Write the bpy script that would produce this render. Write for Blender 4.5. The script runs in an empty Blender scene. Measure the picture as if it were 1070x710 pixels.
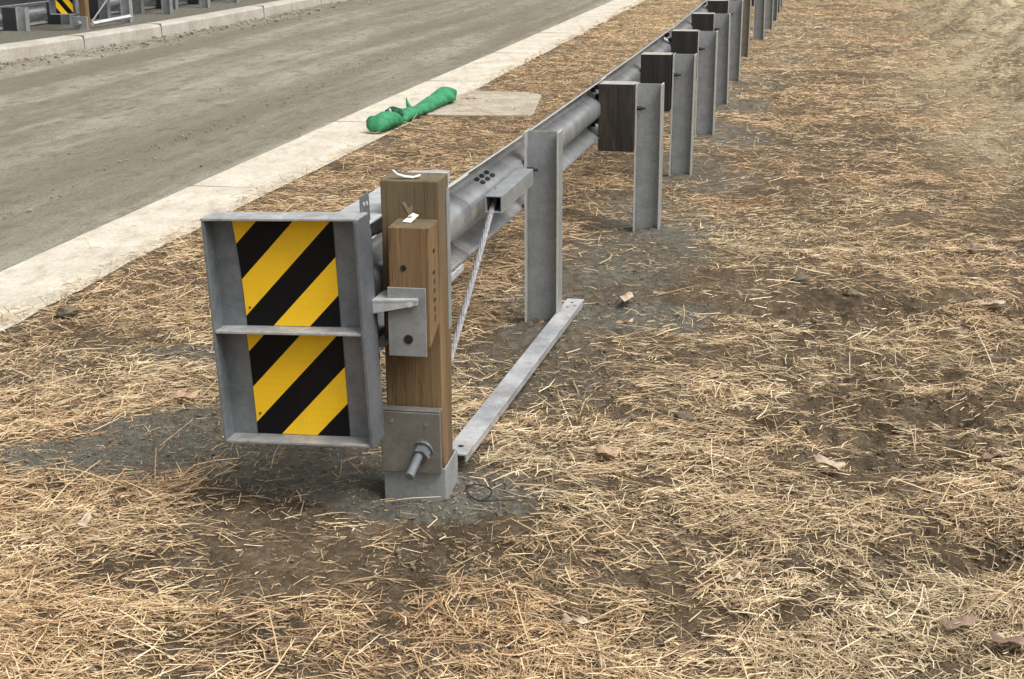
import bpy, bmesh, math, random
import numpy as np
from mathutils import Vector, Matrix
random.seed(7); rng = np.random.default_rng(11)
R = math.radians
scene = bpy.context.scene
COL = scene.collection

# ------------------------------------------------------------------ helpers
def mat_new(name):
    m = bpy.data.materials.new(name); m.use_nodes = True
    nt = m.node_tree; nt.nodes.clear()
    out = nt.nodes.new('ShaderNodeOutputMaterial'); b = nt.nodes.new('ShaderNodeBsdfPrincipled')
    nt.links.new(b.outputs[0], out.inputs[0])
    return m, nt, b
class NT:
    def __init__(s, nt): s.nt = nt
    def n(s, t, **k):
        o = s.nt.nodes.new(t)
        for a, v in k.items(): setattr(o, a, v)
        return o
    def link(s, a, b): s.nt.links.new(a, b)
    def coord(s, kind='Object', scale=(1,1,1), rot=(0,0,0), loc=(0,0,0)):
        c = s.n('ShaderNodeTexCoord'); m = s.n('ShaderNodeMapping')
        m.inputs['Scale'].default_value = scale; m.inputs['Rotation'].default_value = rot; m.inputs['Location'].default_value = loc
        s.link(c.outputs[kind], m.inputs[0]); return m.outputs[0]
    def noise(s, vec, scale, detail=6, rough=.6, dist=0):
        o = s.n('ShaderNodeTexNoise'); o.inputs['Scale'].default_value = scale; o.inputs['Detail'].default_value = detail
        o.inputs['Roughness'].default_value = rough; o.inputs['Distortion'].default_value = dist
        s.link(vec, o.inputs['Vector']); return o.outputs['Fac']
    def ramp(s, fac, stops):
        o = s.n('ShaderNodeValToRGB'); e = o.color_ramp.elements
        while len(e) < len(stops): e.new(.5)
        for i, (p, c) in enumerate(stops):
            e[i].position = p; e[i].color = (*c, 1) if isinstance(c, tuple) else (c, c, c, 1)
        s.link(fac, o.inputs[0]); return o.outputs[0]
    def mix(s, f, a, b, mode='MIX'):
        o = s.n('ShaderNodeMix', data_type='RGBA', blend_type=mode)
        for key, v in ((0, f), (6, a), (7, b)):
            if hasattr(v, 'is_linked'): s.link(v, o.inputs[key])
            elif isinstance(v, tuple): o.inputs[key].default_value = (*v, 1)
            else: o.inputs[key].default_value = v
        return o.outputs[2]
    def math(s, op, a, b=0.):
        o = s.n('ShaderNodeMath', operation=op)
        for i, v in enumerate((a, b)):
            if hasattr(v, 'is_linked'): s.link(v, o.inputs[i])
            else: o.inputs[i].default_value = v
        return o.outputs[0]
    def bump(s, h, strength, dist, bsdf, prev=None):
        o = s.n('ShaderNodeBump'); o.inputs['Strength'].default_value = strength; o.inputs['Distance'].default_value = dist
        s.link(h, o.inputs['Height'])
        if prev is not None: s.link(prev, o.inputs['Normal'])
        s.link(o.outputs[0], bsdf.inputs['Normal']); return o.outputs[0]
    def attr(s, name):
        o = s.n('ShaderNodeAttribute', attribute_name=name); return o.outputs['Fac']

def galv(name, lo, hi, metal=.55, rough=.5, dirt=.3, scale=14, dirtcol=(.17,.14,.10), streak=False, lift=0):
    m, nt, b = mat_new(name); t = NT(nt)
    g = t.coord('Object')
    n1 = t.noise(g, scale, 5, .6); n2 = t.noise(g, scale*6, 3, .6)
    base = t.mix(t.ramp(n1, [(.35, 0.), (.65, 1.)]), lo, hi)
    sp = t.n('ShaderNodeTexVoronoi'); sp.inputs['Scale'].default_value = 90; t.link(g, sp.inputs['Vector'])
    sw = t.n('ShaderNodeSeparateColor'); t.link(sp.outputs['Color'], sw.inputs[0])
    base = t.mix(.22, base, t.mix(sw.outputs[0], tuple(v*.75 for v in lo), tuple(min(1, v*1.15) for v in hi)))
    st = t.noise(t.coord('Object', (40, 40, 2.2)), 1, 4, .6)
    base = t.mix(t.math('MULTIPLY', t.ramp(st, [(.5, 0.), (.75, 1.)]), .35 if streak else .15), base, tuple(v*.62 for v in lo))
    d = t.noise(t.coord('Object', loc=(3, 1, 2)), 5, 8, .7)
    col = t.mix(t.math('MULTIPLY', t.ramp(d, [(.5, 0.), (.72, 1.)]), dirt), base, dirtcol)
    oi = t.n('ShaderNodeObjectInfo'); rv = t.math('ADD', t.math('MULTIPLY', oi.outputs['Random'], .30), .85)
    vm = t.n('ShaderNodeVectorMath', operation='SCALE'); t.link(col, vm.inputs[0]); t.link(rv, vm.inputs['Scale']); col = vm.outputs[0]
    t.link(col, b.inputs['Base Color']); b.inputs['Metallic'].default_value = metal
    t.link(t.math('ADD', t.math('MULTIPLY', n2, .3), rough-.15), b.inputs['Roughness'])
    t.bump(n2, .12, .002, b)
    return m

M = {}
M['galv'] = galv('galvanised', (.30,.32,.34), (.44,.46,.48))
M['post'] = galv('galvanised_dull', (.22,.235,.24), (.32,.335,.34), .12, .55, .3, 9, streak=True)
M['post_brown'] = galv('galvanised_stained', (.20,.19,.15), (.29,.27,.22), .3, .6, .7, 9, (.13,.11,.07), True)
M['rail'] = galv('galvanised_rail', (.40,.42,.44), (.62,.64,.66), .66, .33, .2, 7)
M['head'] = galv('galvanised_head', (.12,.135,.15), (.20,.22,.24), .3, .5, .3, 10, (.2,.19,.17))
M['chute'] = galv('galvanised_bright', (.45,.47,.48), (.62,.64,.65), .25, .42, .15)
M['lip'] = galv('galvanised_edge', (.32,.33,.34), (.50,.51,.51), .35, .5, .4, 30)
M['bearing'] = galv('galvanised_bearing', (.19,.185,.17), (.27,.265,.245), .35, .5, .3, 12)
M['strut'] = galv('galvanised_strut', (.36,.38,.41), (.72,.73,.74), .5, .42, .75, 6, (.34,.27,.18))
M['cable'] = galv('cable_steel', (.24,.24,.25), (.40,.40,.41), .5, .5, .1, 60)

def plain(name, c, rough=.7, metal=0, nscale=20, var=.25, bump=.3):
    m, nt, b = mat_new(name); t = NT(nt)
    n = t.noise(t.coord('Object'), nscale, 6, .65)
    t.link(t.mix(t.ramp(n, [(.3, 0.), (.7, 1.)]), tuple(v*(1-var) for v in c), tuple(min(1, v*(1+var)) for v in c)), b.inputs['Base Color'])
    b.inputs['Roughness'].default_value = rough; b.inputs['Metallic'].default_value = metal
    t.bump(n, bump, .004, b); return m
M['dark'] = plain('dark_hole', (.008,.008,.009), .9)
M['stamp'] = plain('ink_stamp', (.02,.015,.012), .8)
M['white'] = plain('white_paper', (.75,.72,.70), .6)
M['pink'] = plain('pinkish_tag', (.72,.55,.52), .6)
M['black_cord'] = plain('black_cord', (.012,.012,.014), .5)
M['stone'] = plain('stone', (.24,.215,.165), .9, nscale=8, var=.4)
M['clod'] = plain('soil_clod', (.135,.108,.077), .95, nscale=30, var=.4, bump=.8)
M['leaf'] = plain('dry_leaf', (.42,.29,.19), .8, nscale=60)
M['leaf_red'] = plain('dry_leaf_reddish', (.24,.16,.12), .8, nscale=60)
M['leaf_pale'] = plain('dry_leaf_pale', (.46,.36,.26), .8, nscale=60)
M['fence'] = plain('black_geotextile', (.022,.022,.026), .75, nscale=3, var=.5)
M['edge'] = plain('sheared_zinc_edge', (.52,.51,.47), .5, .2, 40, .15, .1)
M['dark_block'] = plain('recycled_dark', (.018,.02,.022), .6)

def wood(name, c1, c2, c3, zs=1.2, xs=28, weather=None):
    m, nt, b = mat_new(name); t = NT(nt)
    v = t.coord('Object', (xs, xs, zs))
    n = t.noise(v, 1, 8, .65, .6); n2 = t.noise(t.coord('Object', (5, 5, .9)), 1.4, 5, .6, .3)
    fine = t.noise(t.coord('Object', (150, 150, 5)), 1, 4, .6)
    c = t.mix(t.ramp(n, [(.32, 0.), (.66, 1.)]), c1, c2)
    c = t.mix(t.ramp(n2, [(.42, 0.), (.62, 1.)]), c, c3)
    c = t.mix(t.ramp(fine, [(.52, 0.), (.78, .8)]), c, tuple(x*.45 for x in c1))
    if weather:                                         # rain-greyed towards the cut top, uneven
        sx = t.n('ShaderNodeSeparateXYZ'); t.link(t.coord('Object'), sx.inputs[0])
        wz = t.math('ADD', sx.outputs[2], t.math('MULTIPLY', t.math('SUBTRACT', n, .5), .5))
        mp = t.n('ShaderNodeMapRange'); mp.inputs['From Min'].default_value = .70; mp.inputs['From Max'].default_value = 1.02; t.link(wz, mp.inputs[0])
        c = t.mix(t.math('MULTIPLY', mp.outputs[0], .75), c, t.mix(n, weather, tuple(v*1.9 for v in weather)))
    cr = t.noise(t.coord('Object', (38, 38, .8), loc=(5, 2, 1)), 1, 3, .5, .8)
    c = t.mix(t.ramp(cr, [(.485, 0.), (.5, .75), (.515, 0.)]), c, tuple(x*.3 for x in c1))
    t.link(c, b.inputs['Base Color']); b.inputs['Roughness'].default_value = .8
    bp = t.bump(n, .35, .004, b); t.bump(fine, .4, .0015, b, bp); return m
M['wood'] = wood('treated_wood', (.13,.077,.034), (.25,.165,.080), (.135,.085,.038), weather=(.085,.07,.04))
M['wood_top'] = wood('treated_wood_weathered', (.10,.075,.04), (.20,.15,.085), (.11,.085,.047))
M['wood_light'] = wood('treated_wood_block', (.15,.088,.037), (.27,.175,.082), (.175,.11,.05))
M['wood_dark'] = wood('dark_blockout', (.010,.009,.008), (.028,.024,.021), (.014,.012,.011))
M['wood_worn'] = wood('worn_blockout', (.011,.009,.008), (.035,.028,.022), (.085,.064,.042))

def striped(name, mirror=False):
    m, nt, b = mat_new(name); t = NT(nt)
    c = t.n('ShaderNodeTexCoord'); s = t.n('ShaderNodeSeparateXYZ'); t.link(c.outputs['Object'], s.inputs[0])
    v = t.math('ADD' if mirror else 'SUBTRACT', s.outputs[2], s.outputs[0])
    top = t.math('GREATER_THAN', s.outputs[2], .35)
    v0 = t.math('ADD', t.math('MULTIPLY', top, .334), .186)
    f = t.math('FRACT', t.math('ADD', t.math('DIVIDE', t.math('SUBTRACT', v, v0), .226), 20))
    blk = t.math('GREATER_THAN', f, .5)
    w = t.n('ShaderNodeTexBrick'); w.inputs['Scale'].default_value = 1; w.inputs['Mortar Size'].default_value = .0007
    w.inputs['Brick Width'].default_value = .0125; w.inputs['Row Height'].default_value = .024
    w.inputs['Color1'].default_value = w.inputs['Color2'].default_value = (.92,.57,.025,1); w.inputs['Mortar'].default_value = (.84,.50,.02,1)
    t.link(t.coord('Object', rot=(R(90), 0, 0)), w.inputs['Vector'])
    dn = t.noise(t.coord('Object', (1,1,.6)), 7, 8, .7)
    ye = t.mix(t.ramp(dn, [(.52, 0.), (.8, .45)]), w.outputs[0], (.50,.33,.06))
    bk = t.mix(t.ramp(dn, [(.5, 0.), (.85, .2)]), (.005,.005,.006), (.03,.028,.026))
    t.link(t.mix(blk, ye, bk), b.inputs['Base Color']); b.inputs['Roughness'].default_value = .5; b.inputs['Specular IOR Level'].default_value = .15
    return m
M['stripe'] = striped('hazard_stripes'); M['stripe_far'] = striped('hazard_stripes_mirrored', True)

def finish(name, bm, mat, parent=None, bevel=0, smooth=False, loc=None, rotz=None, mats=None):
    me = bpy.data.meshes.new(name)
    bmesh.ops.recalc_face_normals(bm, faces=bm.faces[:])
    bm.to_mesh(me); bm.free()
    o = bpy.data.objects.new(name, me); COL.objects.link(o)
    for mm in (mats or [mat]): me.materials.append(M[mm] if isinstance(mm, str) else mm)
    if smooth:
        for p in me.polygons: p.use_smooth = True
    if bevel:
        md = o.modifiers.new('bevel', 'BEVEL'); md.width = bevel; md.segments = 2; md.limit_method = 'ANGLE'
    if parent is not None: o.parent = parent
    if loc is not None: o.location = loc
    if rotz is not None: o.rotation_euler.z = rotz
    return o
def tag(o, label=None, cat=None, group=None, kind=None):
    for k, v in (('label', label), ('category', cat), ('group', group), ('kind', kind)):
        if v: o[k] = v
    return o
def empty(name, loc=(0,0,0), rz=0, parent=None):
    o = bpy.data.objects.new(name, None); COL.objects.link(o); o.location = loc; o.rotation_euler.z = rz
    o.empty_display_size = .1
    if parent: o.parent = parent
    return o
def box(bm, x0, x1, y0, y1, z0, z1, mi=0, mtx=None):
    vs = [bm.verts.new((x, y, z)) for x in (x0, x1) for y in (y0, y1) for z in (z0, z1)]
    if mtx is not None:
        for v in vs: v.co = mtx @ v.co
    for q in ((0,1,3,2), (4,6,7,5), (0,4,5,1), (2,3,7,6), (0,2,6,4), (1,5,7,3)):
        f = bm.faces.new([vs[i] for i in q]); f.material_index = mi
def tube(bm, pts, rad, seg=10, caps=True, mi=0):
    pts = [Vector(p) for p in pts]; rings = []
    for i, p in enumerate(pts):
        a = pts[max(i-1, 0)]; b = pts[min(i+1, len(pts)-1)]; d = (b-a).normalized()
        up = Vector((0,0,1)) if abs(d.z) < .9 else Vector((1,0,0))
        u = d.cross(up).normalized(); v = u.cross(d)
        r = rad[i] if isinstance(rad, (list, tuple)) else rad
        rings.append([bm.verts.new(p + (u*math.cos(2*math.pi*k/seg) + v*math.sin(2*math.pi*k/seg))*r) for k in range(seg)])
    for a, b in zip(rings, rings[1:]):
        for k in range(seg): bm.faces.new((a[k], a[(k+1) % seg], b[(k+1) % seg], b[k])).material_index = mi
    if caps:
        bm.faces.new(rings[0][::-1]).material_index = mi; bm.faces.new(rings[-1]).material_index = mi
def prism(bm, poly, axis, a, b, mi=0, mtx=None):
    # extrude a 2D polygon along an axis
    def P(u, v, w):
        c = {'x': (w, u, v), 'y': (u, w, v), 'z': (u, v, w)}[axis]
        return (mtx @ Vector(c)) if mtx is not None else Vector(c)
    A = [bm.verts.new(P(u, v, a)) for u, v in poly]; B = [bm.verts.new(P(u, v, b)) for u, v in poly]
    bm.faces.new(A[::-1]).material_index = mi; bm.faces.new(B).material_index = mi
    for i in range(len(poly)):
        j = (i+1) % len(poly); bm.faces.new((A[i], A[j], B[j], B[i])).material_index = mi

# ------------------------------------------------------------------ numpy noise
def _h(ix, iy, s):
    n = (ix.astype(np.int64)*374761393 + iy.astype(np.int64)*668265263 + s*1442695041) & 0xffffffff
    n = ((n ^ (n >> 13))*1274126177) & 0xffffffff
    return ((n ^ (n >> 16)) & 0xffff)/65535.
def vn(x, y, s=0):
    ix = np.floor(x); iy = np.floor(y); fx = x-ix; fy = y-iy
    fx = fx*fx*(3-2*fx); fy = fy*fy*(3-2*fy)
    return (_h(ix,iy,s)*(1-fx)+_h(ix+1,iy,s)*fx)*(1-fy) + (_h(ix,iy+1,s)*(1-fx)+_h(ix+1,iy+1,s)*fx)*fy
def fbm(x, y, f, o=4, s=0, g=.5):
    r = 0; a = 1; t = 0
    for i in range(o):
        r = r + a*(vn(x*f + 17.3*i, y*f - 9.1*i, s+i)-.5); t += a; a *= g; f *= 2.03
    return r/t*2
def sstep(a, b, x):
    t = np.clip((x-a)/(b-a), 0, 1); return t*t*(3-2*t)

# ------------------------------------------------------------------ plan of the place (metres; camera stands at x=0, y=0)
KO_Y = [-30, 6.03, 8.19, 10.05, 14.64, 28.9, 300]; KO_X = [-9.4, -2.245, -1.80, -1.34, -.33, 2.72, 60.7]
KI_Y = [-30, 7.09, 9.54, 13.94, 18.57, 28.95, 300]; KI_X = [-9.8, -2.63, -2.12, -1.2, -.17, 2.09, 60.1]
FF_Y = [-30, 10, 17.4, 19.26, 21.9, 25.8, 28.84, 300]; FF_X = [-30, -9.6, -6.108, -5.42, -4.70, -3.86, -3.2, 56]
def smooth_interp(y, Y, X, w=1.2):
    y = np.asarray(y, float); return sum(np.interp(y+d, Y, X) for d in np.linspace(-w, w, 7))/7
ko = lambda y: smooth_interp(y, KO_Y, KO_X); ki = lambda y: smooth_interp(y, KI_Y, KI_X); ff = lambda y: smooth_interp(y, FF_Y, FF_X)
RB_Y = [3.0, 4.3, 6.13, 8.05, 9.68, 11.46, 13.32, 15.16, 17.57, 19.95, 21.64, 27.3, 60]
RB_X = [-.66, -.372, .065, .505, .875, 1.27, 1.66, 2.05, 2.54, 3.13, 3.53, 4.73, 11.8]
rb = lambda y: np.interp(y, RB_Y, RB_X)
POSTS = [(.140, 6.13), (.776, 8.05), (1.154, 9.68), (1.549, 11.46), (1.932, 13.32), (2.321, 15.16), (2.80, 17.57), (3.39, 19.95), (3.80, 21.64), (4.155, 23.25), (4.50, 24.89), (4.85, 26.6), (5.2, 28.4)]

def base_h(x, y):
    z = np.zeros_like(x) + .012
    inner = ki(y); far = ff(y)
    road = sstep(-.03, -.14, x-ko(y)) * sstep(-.35, -.15, x-(far))
    z = z - .10*road + .016*np.exp(-np.clip(x-ko(y), 0, 9)/.25)*sstep(-.05, .0, x-ko(y))
    z = z + .12*sstep(-.1, -.25, x-far)
    bank = x - (4.1 + .21*(y-14.8))
    u = x*.55 + y*.83; v = x*.83 - y*.55
    z = z + np.clip(bank, 0, 14)*.36*sstep(0, 1.5, bank) + sstep(0, 1.2, bank)*.20*fbm(u*.35, v*2.2, 1.0, 3, 851)
    return z
HOLES = [(1.50, 4.90, .20, .10, -.085), (1.36, 3.70, .12, .07, -.07), (1.52, 6.42, .25, .10, -.06), (.40, 6.33, .09, .08, -.04), (-.06, 4.9, .05, .05, -.04), (1.10, 4.45, .16, .06, -.02), (1.35,4.35,.1,.05,-.03)]
HUMPS = [(1.36, 4.78, .12, .10, .035), (1.62, 5.05, .14, .08, .04), (1.55, 4.6, .16, .07, .03), (1.6, 6.2, .2, .08, .03), (-1.95, 6.25, .08, .06, .03), (-.45, 4.25, .10, .10, .02), (1.3,4.25,.15,.06,.025), (.48,6.25,.1,.06,.03)] + [(px+.05, py-.02, .13, .10, .028) for px, py in [(.140,6.13),(.776,8.05),(1.154,9.68),(1.549,11.46),(1.932,13.32),(2.321,15.16)]] + [(-.30,4.10,.16,.05,.02), (-.16,4.2,.05,.10,.02)]
def off_road(x, y): return sstep(-.02, .12, x-ko(y))
def height(x, y):
    z = base_h(x, y)
    a = off_road(x, y)
    z = z + a*(.022*fbm(x, y, 1.3, 3, 3) + .018*fbm(x, y, 5.5, 4, 9, .55) + (.016*fbm(x, y, 20, 3, 21, .75) + .007*np.abs(fbm(x, y, 48, 2, 25)))*sstep(9, 6, y))
    # lumpy mud at the right
    mud = np.exp(-(((x-1.45)/.45)**2+((y-4.9)/.45)**2)) + .7*np.exp(-(((x-1.5)/.6)**2+((y-6.3)/.35)**2)) + .6*np.exp(-(((x-1.3)/.4)**2+((y-3.8)/.25)**2))
    z = z + mud*.12*fbm(x, y, 8, 4, 31, .62)
    for hx, hy, rx, ry, d in HOLES+HUMPS: z = z + d*np.exp(-(((x-hx)/rx)**2+((y-hy)/ry)**2))
    far = sstep(9, 14, y)*a
    z = z + far*.03*fbm(x, y, 2.2, 3, 51)
    return z
def hz(x, y): return float(height(np.array([float(x)]), np.array([float(y)]))[0])

# bare places: (x, y, rx, ry, strength)
BARE = [(-1.35,4.55,.42,.17,.97), (-1.0,4.80,.5,.24,.97), (-.72,4.95,.38,.26,.85), (-.60,4.42,.38,.30,.95), (-.30,4.22,.30,.22,.93), (-.75,4.15,.30,.16,.75),
        (-.55,3.90,.50,.20,.85), (-.10,4.02,.25,.14,.7), (-.9,3.62,.35,.16,.75), (-.45,3.62,.32,.14,.75), (-.15,3.75,.25,.12,.6), (-.7,3.3,.3,.08,.5), (.25,3.55,.2,.08,.5), (.5,4.3,.3,.06,.5), (-.2,3.2,.2,.06,.5), (.0,4.25,.2,.15,.6),
        (.12,5.6,.33,.55,.85), (.30,6.5,.33,.7,.85), (.62,7.2,.4,.7,.8), (.65,6.3,.35,.3,.75), (.75,8.3,.4,.8,.7), (1.2,6.7,.6,.4,.7), (1.5,6.35,.5,.3,.8), (1.05,7.2,.4,.4,.5),
        (1.50,4.92,.28,.17,.93), (1.45,5.4,.4,.14,.6), (1.37,3.72,.16,.09,.9), (1.2,4.42,.3,.10,.75), (1.15,9.9,.4,.9,.6), (1.6,11.8,.4,1,.55), (2.1,13.9,.4,1,.5),
        (-1.35,5.75,.28,.10,.7), (-1.1,5.6,.25,.12,.7), (.45,3.35,.16,.06,.5), (-.98,3.72,.3,.08,.5), (1.0,5.7,.7,.12,.4),(.75,5.55,.3,.15,.4), (-.95,7.6,.3,.15,.6), (.80,8.03,.22,.14,.8), (1.18,9.66,.22,.16,.8), (1.58,11.44,.22,.2,.8), (1.96,13.3,.25,.25,.8), (1.9,8.2,.8,.25,.45), (2.4,10.5,.9,.4,.4)]
DUST = [(-1.35,4.55,.5,.20,1.), (-1.0,4.8,.55,.26,1.), (-.6,4.45,.45,.3,.8), (-.28,4.2,.32,.22,.9), (.1,5.6,.35,.6,.5), (.35,6.6,.4,.7,.6), (.7,7.5,.4,.7,.6), (.62,6.25,.3,.22,.9), (.9,8.4,.4,.6,.7),
        (1.25,9.8,.4,.7,.6), (1.65,11.6,.4,.8,.7), (2.05,13.5,.4,.9,.7), (2.5,15.3,.5,1,.6), (3.1,17.7,.7,.8,.8), (3.7,20.1,.7,.8,.7), (4.2,22,.6,1,.6), (-1.3,5.72,.3,.12,.8), (-1.08,5.6,.25,.12,.8), (.0,4.15,.2,.12,.5), (-.25,6.6,.3,.3,.3)]
def blobs(x, y, L, wob=.35):
    w = 1+wob*fbm(x, y, 3.1, 3, 77)
    keep = np.ones_like(x)
    for bx, by, rx, ry, s in L:
        d = ((x-bx)/rx)**2+((y-by)/ry)**2
        keep = keep*(1-s*sstep(1.9, .45, d*w))
    return keep
def straw_density(x, y):
    n = fbm(x, y, 1.7, 3, 101); n2 = fbm(x, y, 6.5, 3, 131, .6); n3 = fbm(x, y*1.6, 14, 2, 151)
    d = .55 + .6*n + 1.1*n2 + .7*n3
    d = d - sstep(5.5, 10, y)*(.06 - .7*fbm(x, y*1.7, 2.6, 3, 181) + .5*np.clip(fbm(x, y*1.5, .8, 3, 171), -1, .2)*-1) - .10*sstep(4.4, 6, x-.21*(y-14.8))*sstep(8,12,y)
    d = d + .12*sstep(4.8, 4.0, y) + .30*sstep(.1, -.5, x-rb(y)) + .12*sstep(8, 10, y)
    d = np.clip(d, .08, 1.15)
    d = d*blobs(x, y, BARE)
    d = d*np.where(y > 9, .85, 1)
    return d

# ------------------------------------------------------------------ ground sheet
def axis_pts(parts):
    out = []
    for a, b, s in parts: out += list(np.arange(a, b, s))
    out.append(parts[-1][1]); return np.array(out)
def grid_obj(name, X, Y, Z, mat, attrs=None, kind='structure'):
    ny, nx = X.shape
    me = bpy.data.meshes.new(name)
    co = np.stack([X, Y, Z], -1).reshape(-1, 3).astype(np.float32)
    idx = np.arange(ny*nx).reshape(ny, nx)
    q = np.stack([idx[:-1,:-1], idx[:-1,1:], idx[1:,1:], idx[1:,:-1]], -1).reshape(-1, 4).astype(np.int32)
    me.vertices.add(len(co)); me.vertices.foreach_set('co', co.ravel())
    me.loops.add(q.size); me.loops.foreach_set('vertex_index', q.ravel())
    me.polygons.add(len(q)); me.polygons.foreach_set('loop_start', np.arange(0, q.size, 4, dtype=np.int32)); me.polygons.foreach_set('loop_total', np.full(len(q), 4, np.int32))
    me.polygons.foreach_set('use_smooth', np.ones(len(q), bool))
    me.update(calc_edges=True)
    for k, v in (attrs or {}).items():
        a = me.attributes.new(k, 'FLOAT', 'POINT'); a.data.foreach_set('value', v.ravel().astype(np.float32))
    o = bpy.data.objects.new(name, me); COL.objects.link(o); me.materials.append(mat)
    if kind: o['kind'] = kind
    return o

m, nt, b = mat_new('soil'); t = NT(nt); g = t.coord('Object')
n1 = t.noise(g, 2.2, 8, .65); n2 = t.noise(g, 24, 8, .7); n3 = t.noise(g, 110, 4, .7); n4 = t.noise(t.coord('Object', (1, 1.6, 1)), 55, 5, .75)
brown = t.mix(t.ramp(n1, [(.35, 0.), (.65, 1.)]), (.145,.108,.070), (.255,.198,.135))
brown = t.mix(t.ramp(n2, [(.42, 0.), (.66, 1.)]), t.mix(1., brown, (.55,.52,.48), 'MULTIPLY'), brown)  # low spots darkened: shade of the small cavities put into the soil colour
dustc = t.mix(t.ramp(n2, [(.35, 0.), (.65, 1.)]), (.105,.103,.084), (.215,.210,.175))
dmask = t.ramp(t.math('ADD', t.attr('dust'), t.math('MULTIPLY', t.math('SUBTRACT', n2, .5), .8)), [(.3, 0.), (.85, .85)])
c = t.mix(dmask, brown, dustc)
chaff = t.ramp(t.math('MULTIPLY', t.attr('straw'), t.ramp(n4, [(.47, 0.), (.63, 1.)])), [(.1, 0.), (.7, .75)])
c = t.mix(chaff, c, t.mix(t.ramp(n3, [(.4, 0.), (.65, 1.)]), (.20,.135,.075), (.42,.31,.18)))
# far from the camera position the straw is too small to build strand by strand: the sheet carries it
cf = t.mix(t.ramp(t.noise(t.coord('Object', (1, .5, 1)), 9, 8, .8), [(.36, 0.), (.62, 1.)]), (.13,.10,.065), (.44,.34,.20))
c = t.mix(t.math('MULTIPLY', t.attr('far'), .85), c, cf)
bk_ = t.mix(t.ramp(t.noise(t.coord('Object', (2.6, .5, 1), rot=(0, 0, R(-35))), 2.2, 7, .7), [(.40, 0.), (.56, 1.)]), (.27,.225,.145), (.58,.49,.33))
c = t.mix(t.attr('bank'), c, bk_)
t.link(c, b.inputs['Base Color']); b.inputs['Roughness'].default_value = .95; b.inputs['Specular IOR Level'].default_value = .2
bp = t.bump(n2, 1., .03, b); t.bump(n3, 1., .010, b, bp)
M['soil'] = m
xs = axis_pts([(-260,-60,20), (-60,-14,2), (-14,-3.0,.35), (-3.0,3.4,.011), (3.4,9,.06), (9,30,.8), (30,260,15)])
ys = axis_pts([(-60,0,6), (0,2.4,.2), (2.4,6.8,.011), (6.8,11,.03), (11,18,.07), (18,34,.2), (34,90,3), (90,460,20)])
X, Y = np.meshgrid(xs, ys)
Z = height(X, Y)
grid_obj('ground', X, Y, Z, M['soil'], {'dust': np.maximum(1-blobs(X, Y, DUST, .5), sstep(0, -.2, X-ff(Y))), 'straw': np.clip(straw_density(X, Y), 0, 1)*off_road(X, Y), 'bank': sstep(-.3, 1.2, X-(4.1+.21*(Y-14.8))+.8*fbm(X, Y, .5, 3, 861))*sstep(8, 12, Y), 'far': sstep(12, 24, Y)*sstep(0, .3, X-ko(Y))*np.clip(straw_density(X,Y)*1.2,0,1)})

# ------------------------------------------------------------------ road
m, nt, b = mat_new('dirt_road'); t = NT(nt)
A = R(-12)
g = t.coord('Object', rot=(0, 0, -A)); gs = t.coord('Object', (1, .14, 1), rot=(0, 0, -A))
def vrot(scale):
    c = t.n('ShaderNodeTexCoord'); r_ = t.n('ShaderNodeVectorRotate', rotation_type='Z_AXIS'); r_.inputs['Angle'].default_value = R(12)
    t.link(c.outputs['Object'], r_.inputs['Vector']); mp = t.n('ShaderNodeVectorMath', operation='MULTIPLY'); mp.inputs[1].default_value = scale
    t.link(r_.outputs[0], mp.inputs[0]); return mp.outputs[0]
s1 = t.noise(vrot((1.1, .10, 1)), 1, 6, .6, .3); s2 = t.noise(vrot((3.2, 1.0, 1)), 1, 7, .7); f1 = t.noise(vrot((1,1,1)), 45, 6, .75); f2 = t.noise(vrot((1,.5,1)), 7, 6, .7)
c = t.mix(t.ramp(s1, [(.38, 0.), (.60, 1.)]), (.20,.185,.145), (.36,.345,.28))
tr = t.noise(vrot((2.3, .03, 1)), 1, 3, .5, .2)
c = t.mix(t.ramp(tr, [(.44, .55), (.52, 0.)]), c, (.175,.158,.122))
c = t.mix(t.ramp(s2, [(.34, .8), (.56, 0.)]), c, (.195,.172,.122))
c = t.mix(t.ramp(f2, [(.52, 0.), (.66, .85)]), c, (.145,.126,.09))
c = t.mix(t.ramp(f1, [(.40, .45), (.60, 0.)]), c, (.10,.088,.062))
t.link(c, b.inputs['Base Color']); b.inputs['Roughness'].default_value = .95; b.inputs['Specular IOR Level'].default_value = .2
bp = t.bump(s2, .9, .05, b); bp = t.bump(f2, .9, .04, b, bp); t.bump(f1, .8, .008, b, bp)
M['road'] = m
ys = axis_pts([(-25,4,1), (4,14,.05), (14,32,.1), (32,100,2), (100,290,15)]); us = np.linspace(0, 1, 190)
Yr = np.repeat(ys[:, None], len(us), 1); a = ff(ys)+.02; bb = ki(ys)-.002
Xr = a[:, None] + (bb-a)[:, None]*us[None, :]
cosr, sinr = math.cos(R(12)), math.sin(R(12)); U = Xr*cosr - Yr*sinr; V = Xr*sinr + Yr*cosr
edge = sstep(0, .06, 1-us)[None, :]
Zr = .004 + edge*(.018*fbm(U, V*.12, 1.2, 3, 201) + .009*fbm(U*1.0, V*.5, 6, 3, 221)) + .05*sstep(.12, 0, us)[None, :]*(.5+.8*fbm(Xr, Yr, 2.5, 3, 231))
grid_obj('road', Xr, Yr, Zr, M['road'])

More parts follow.
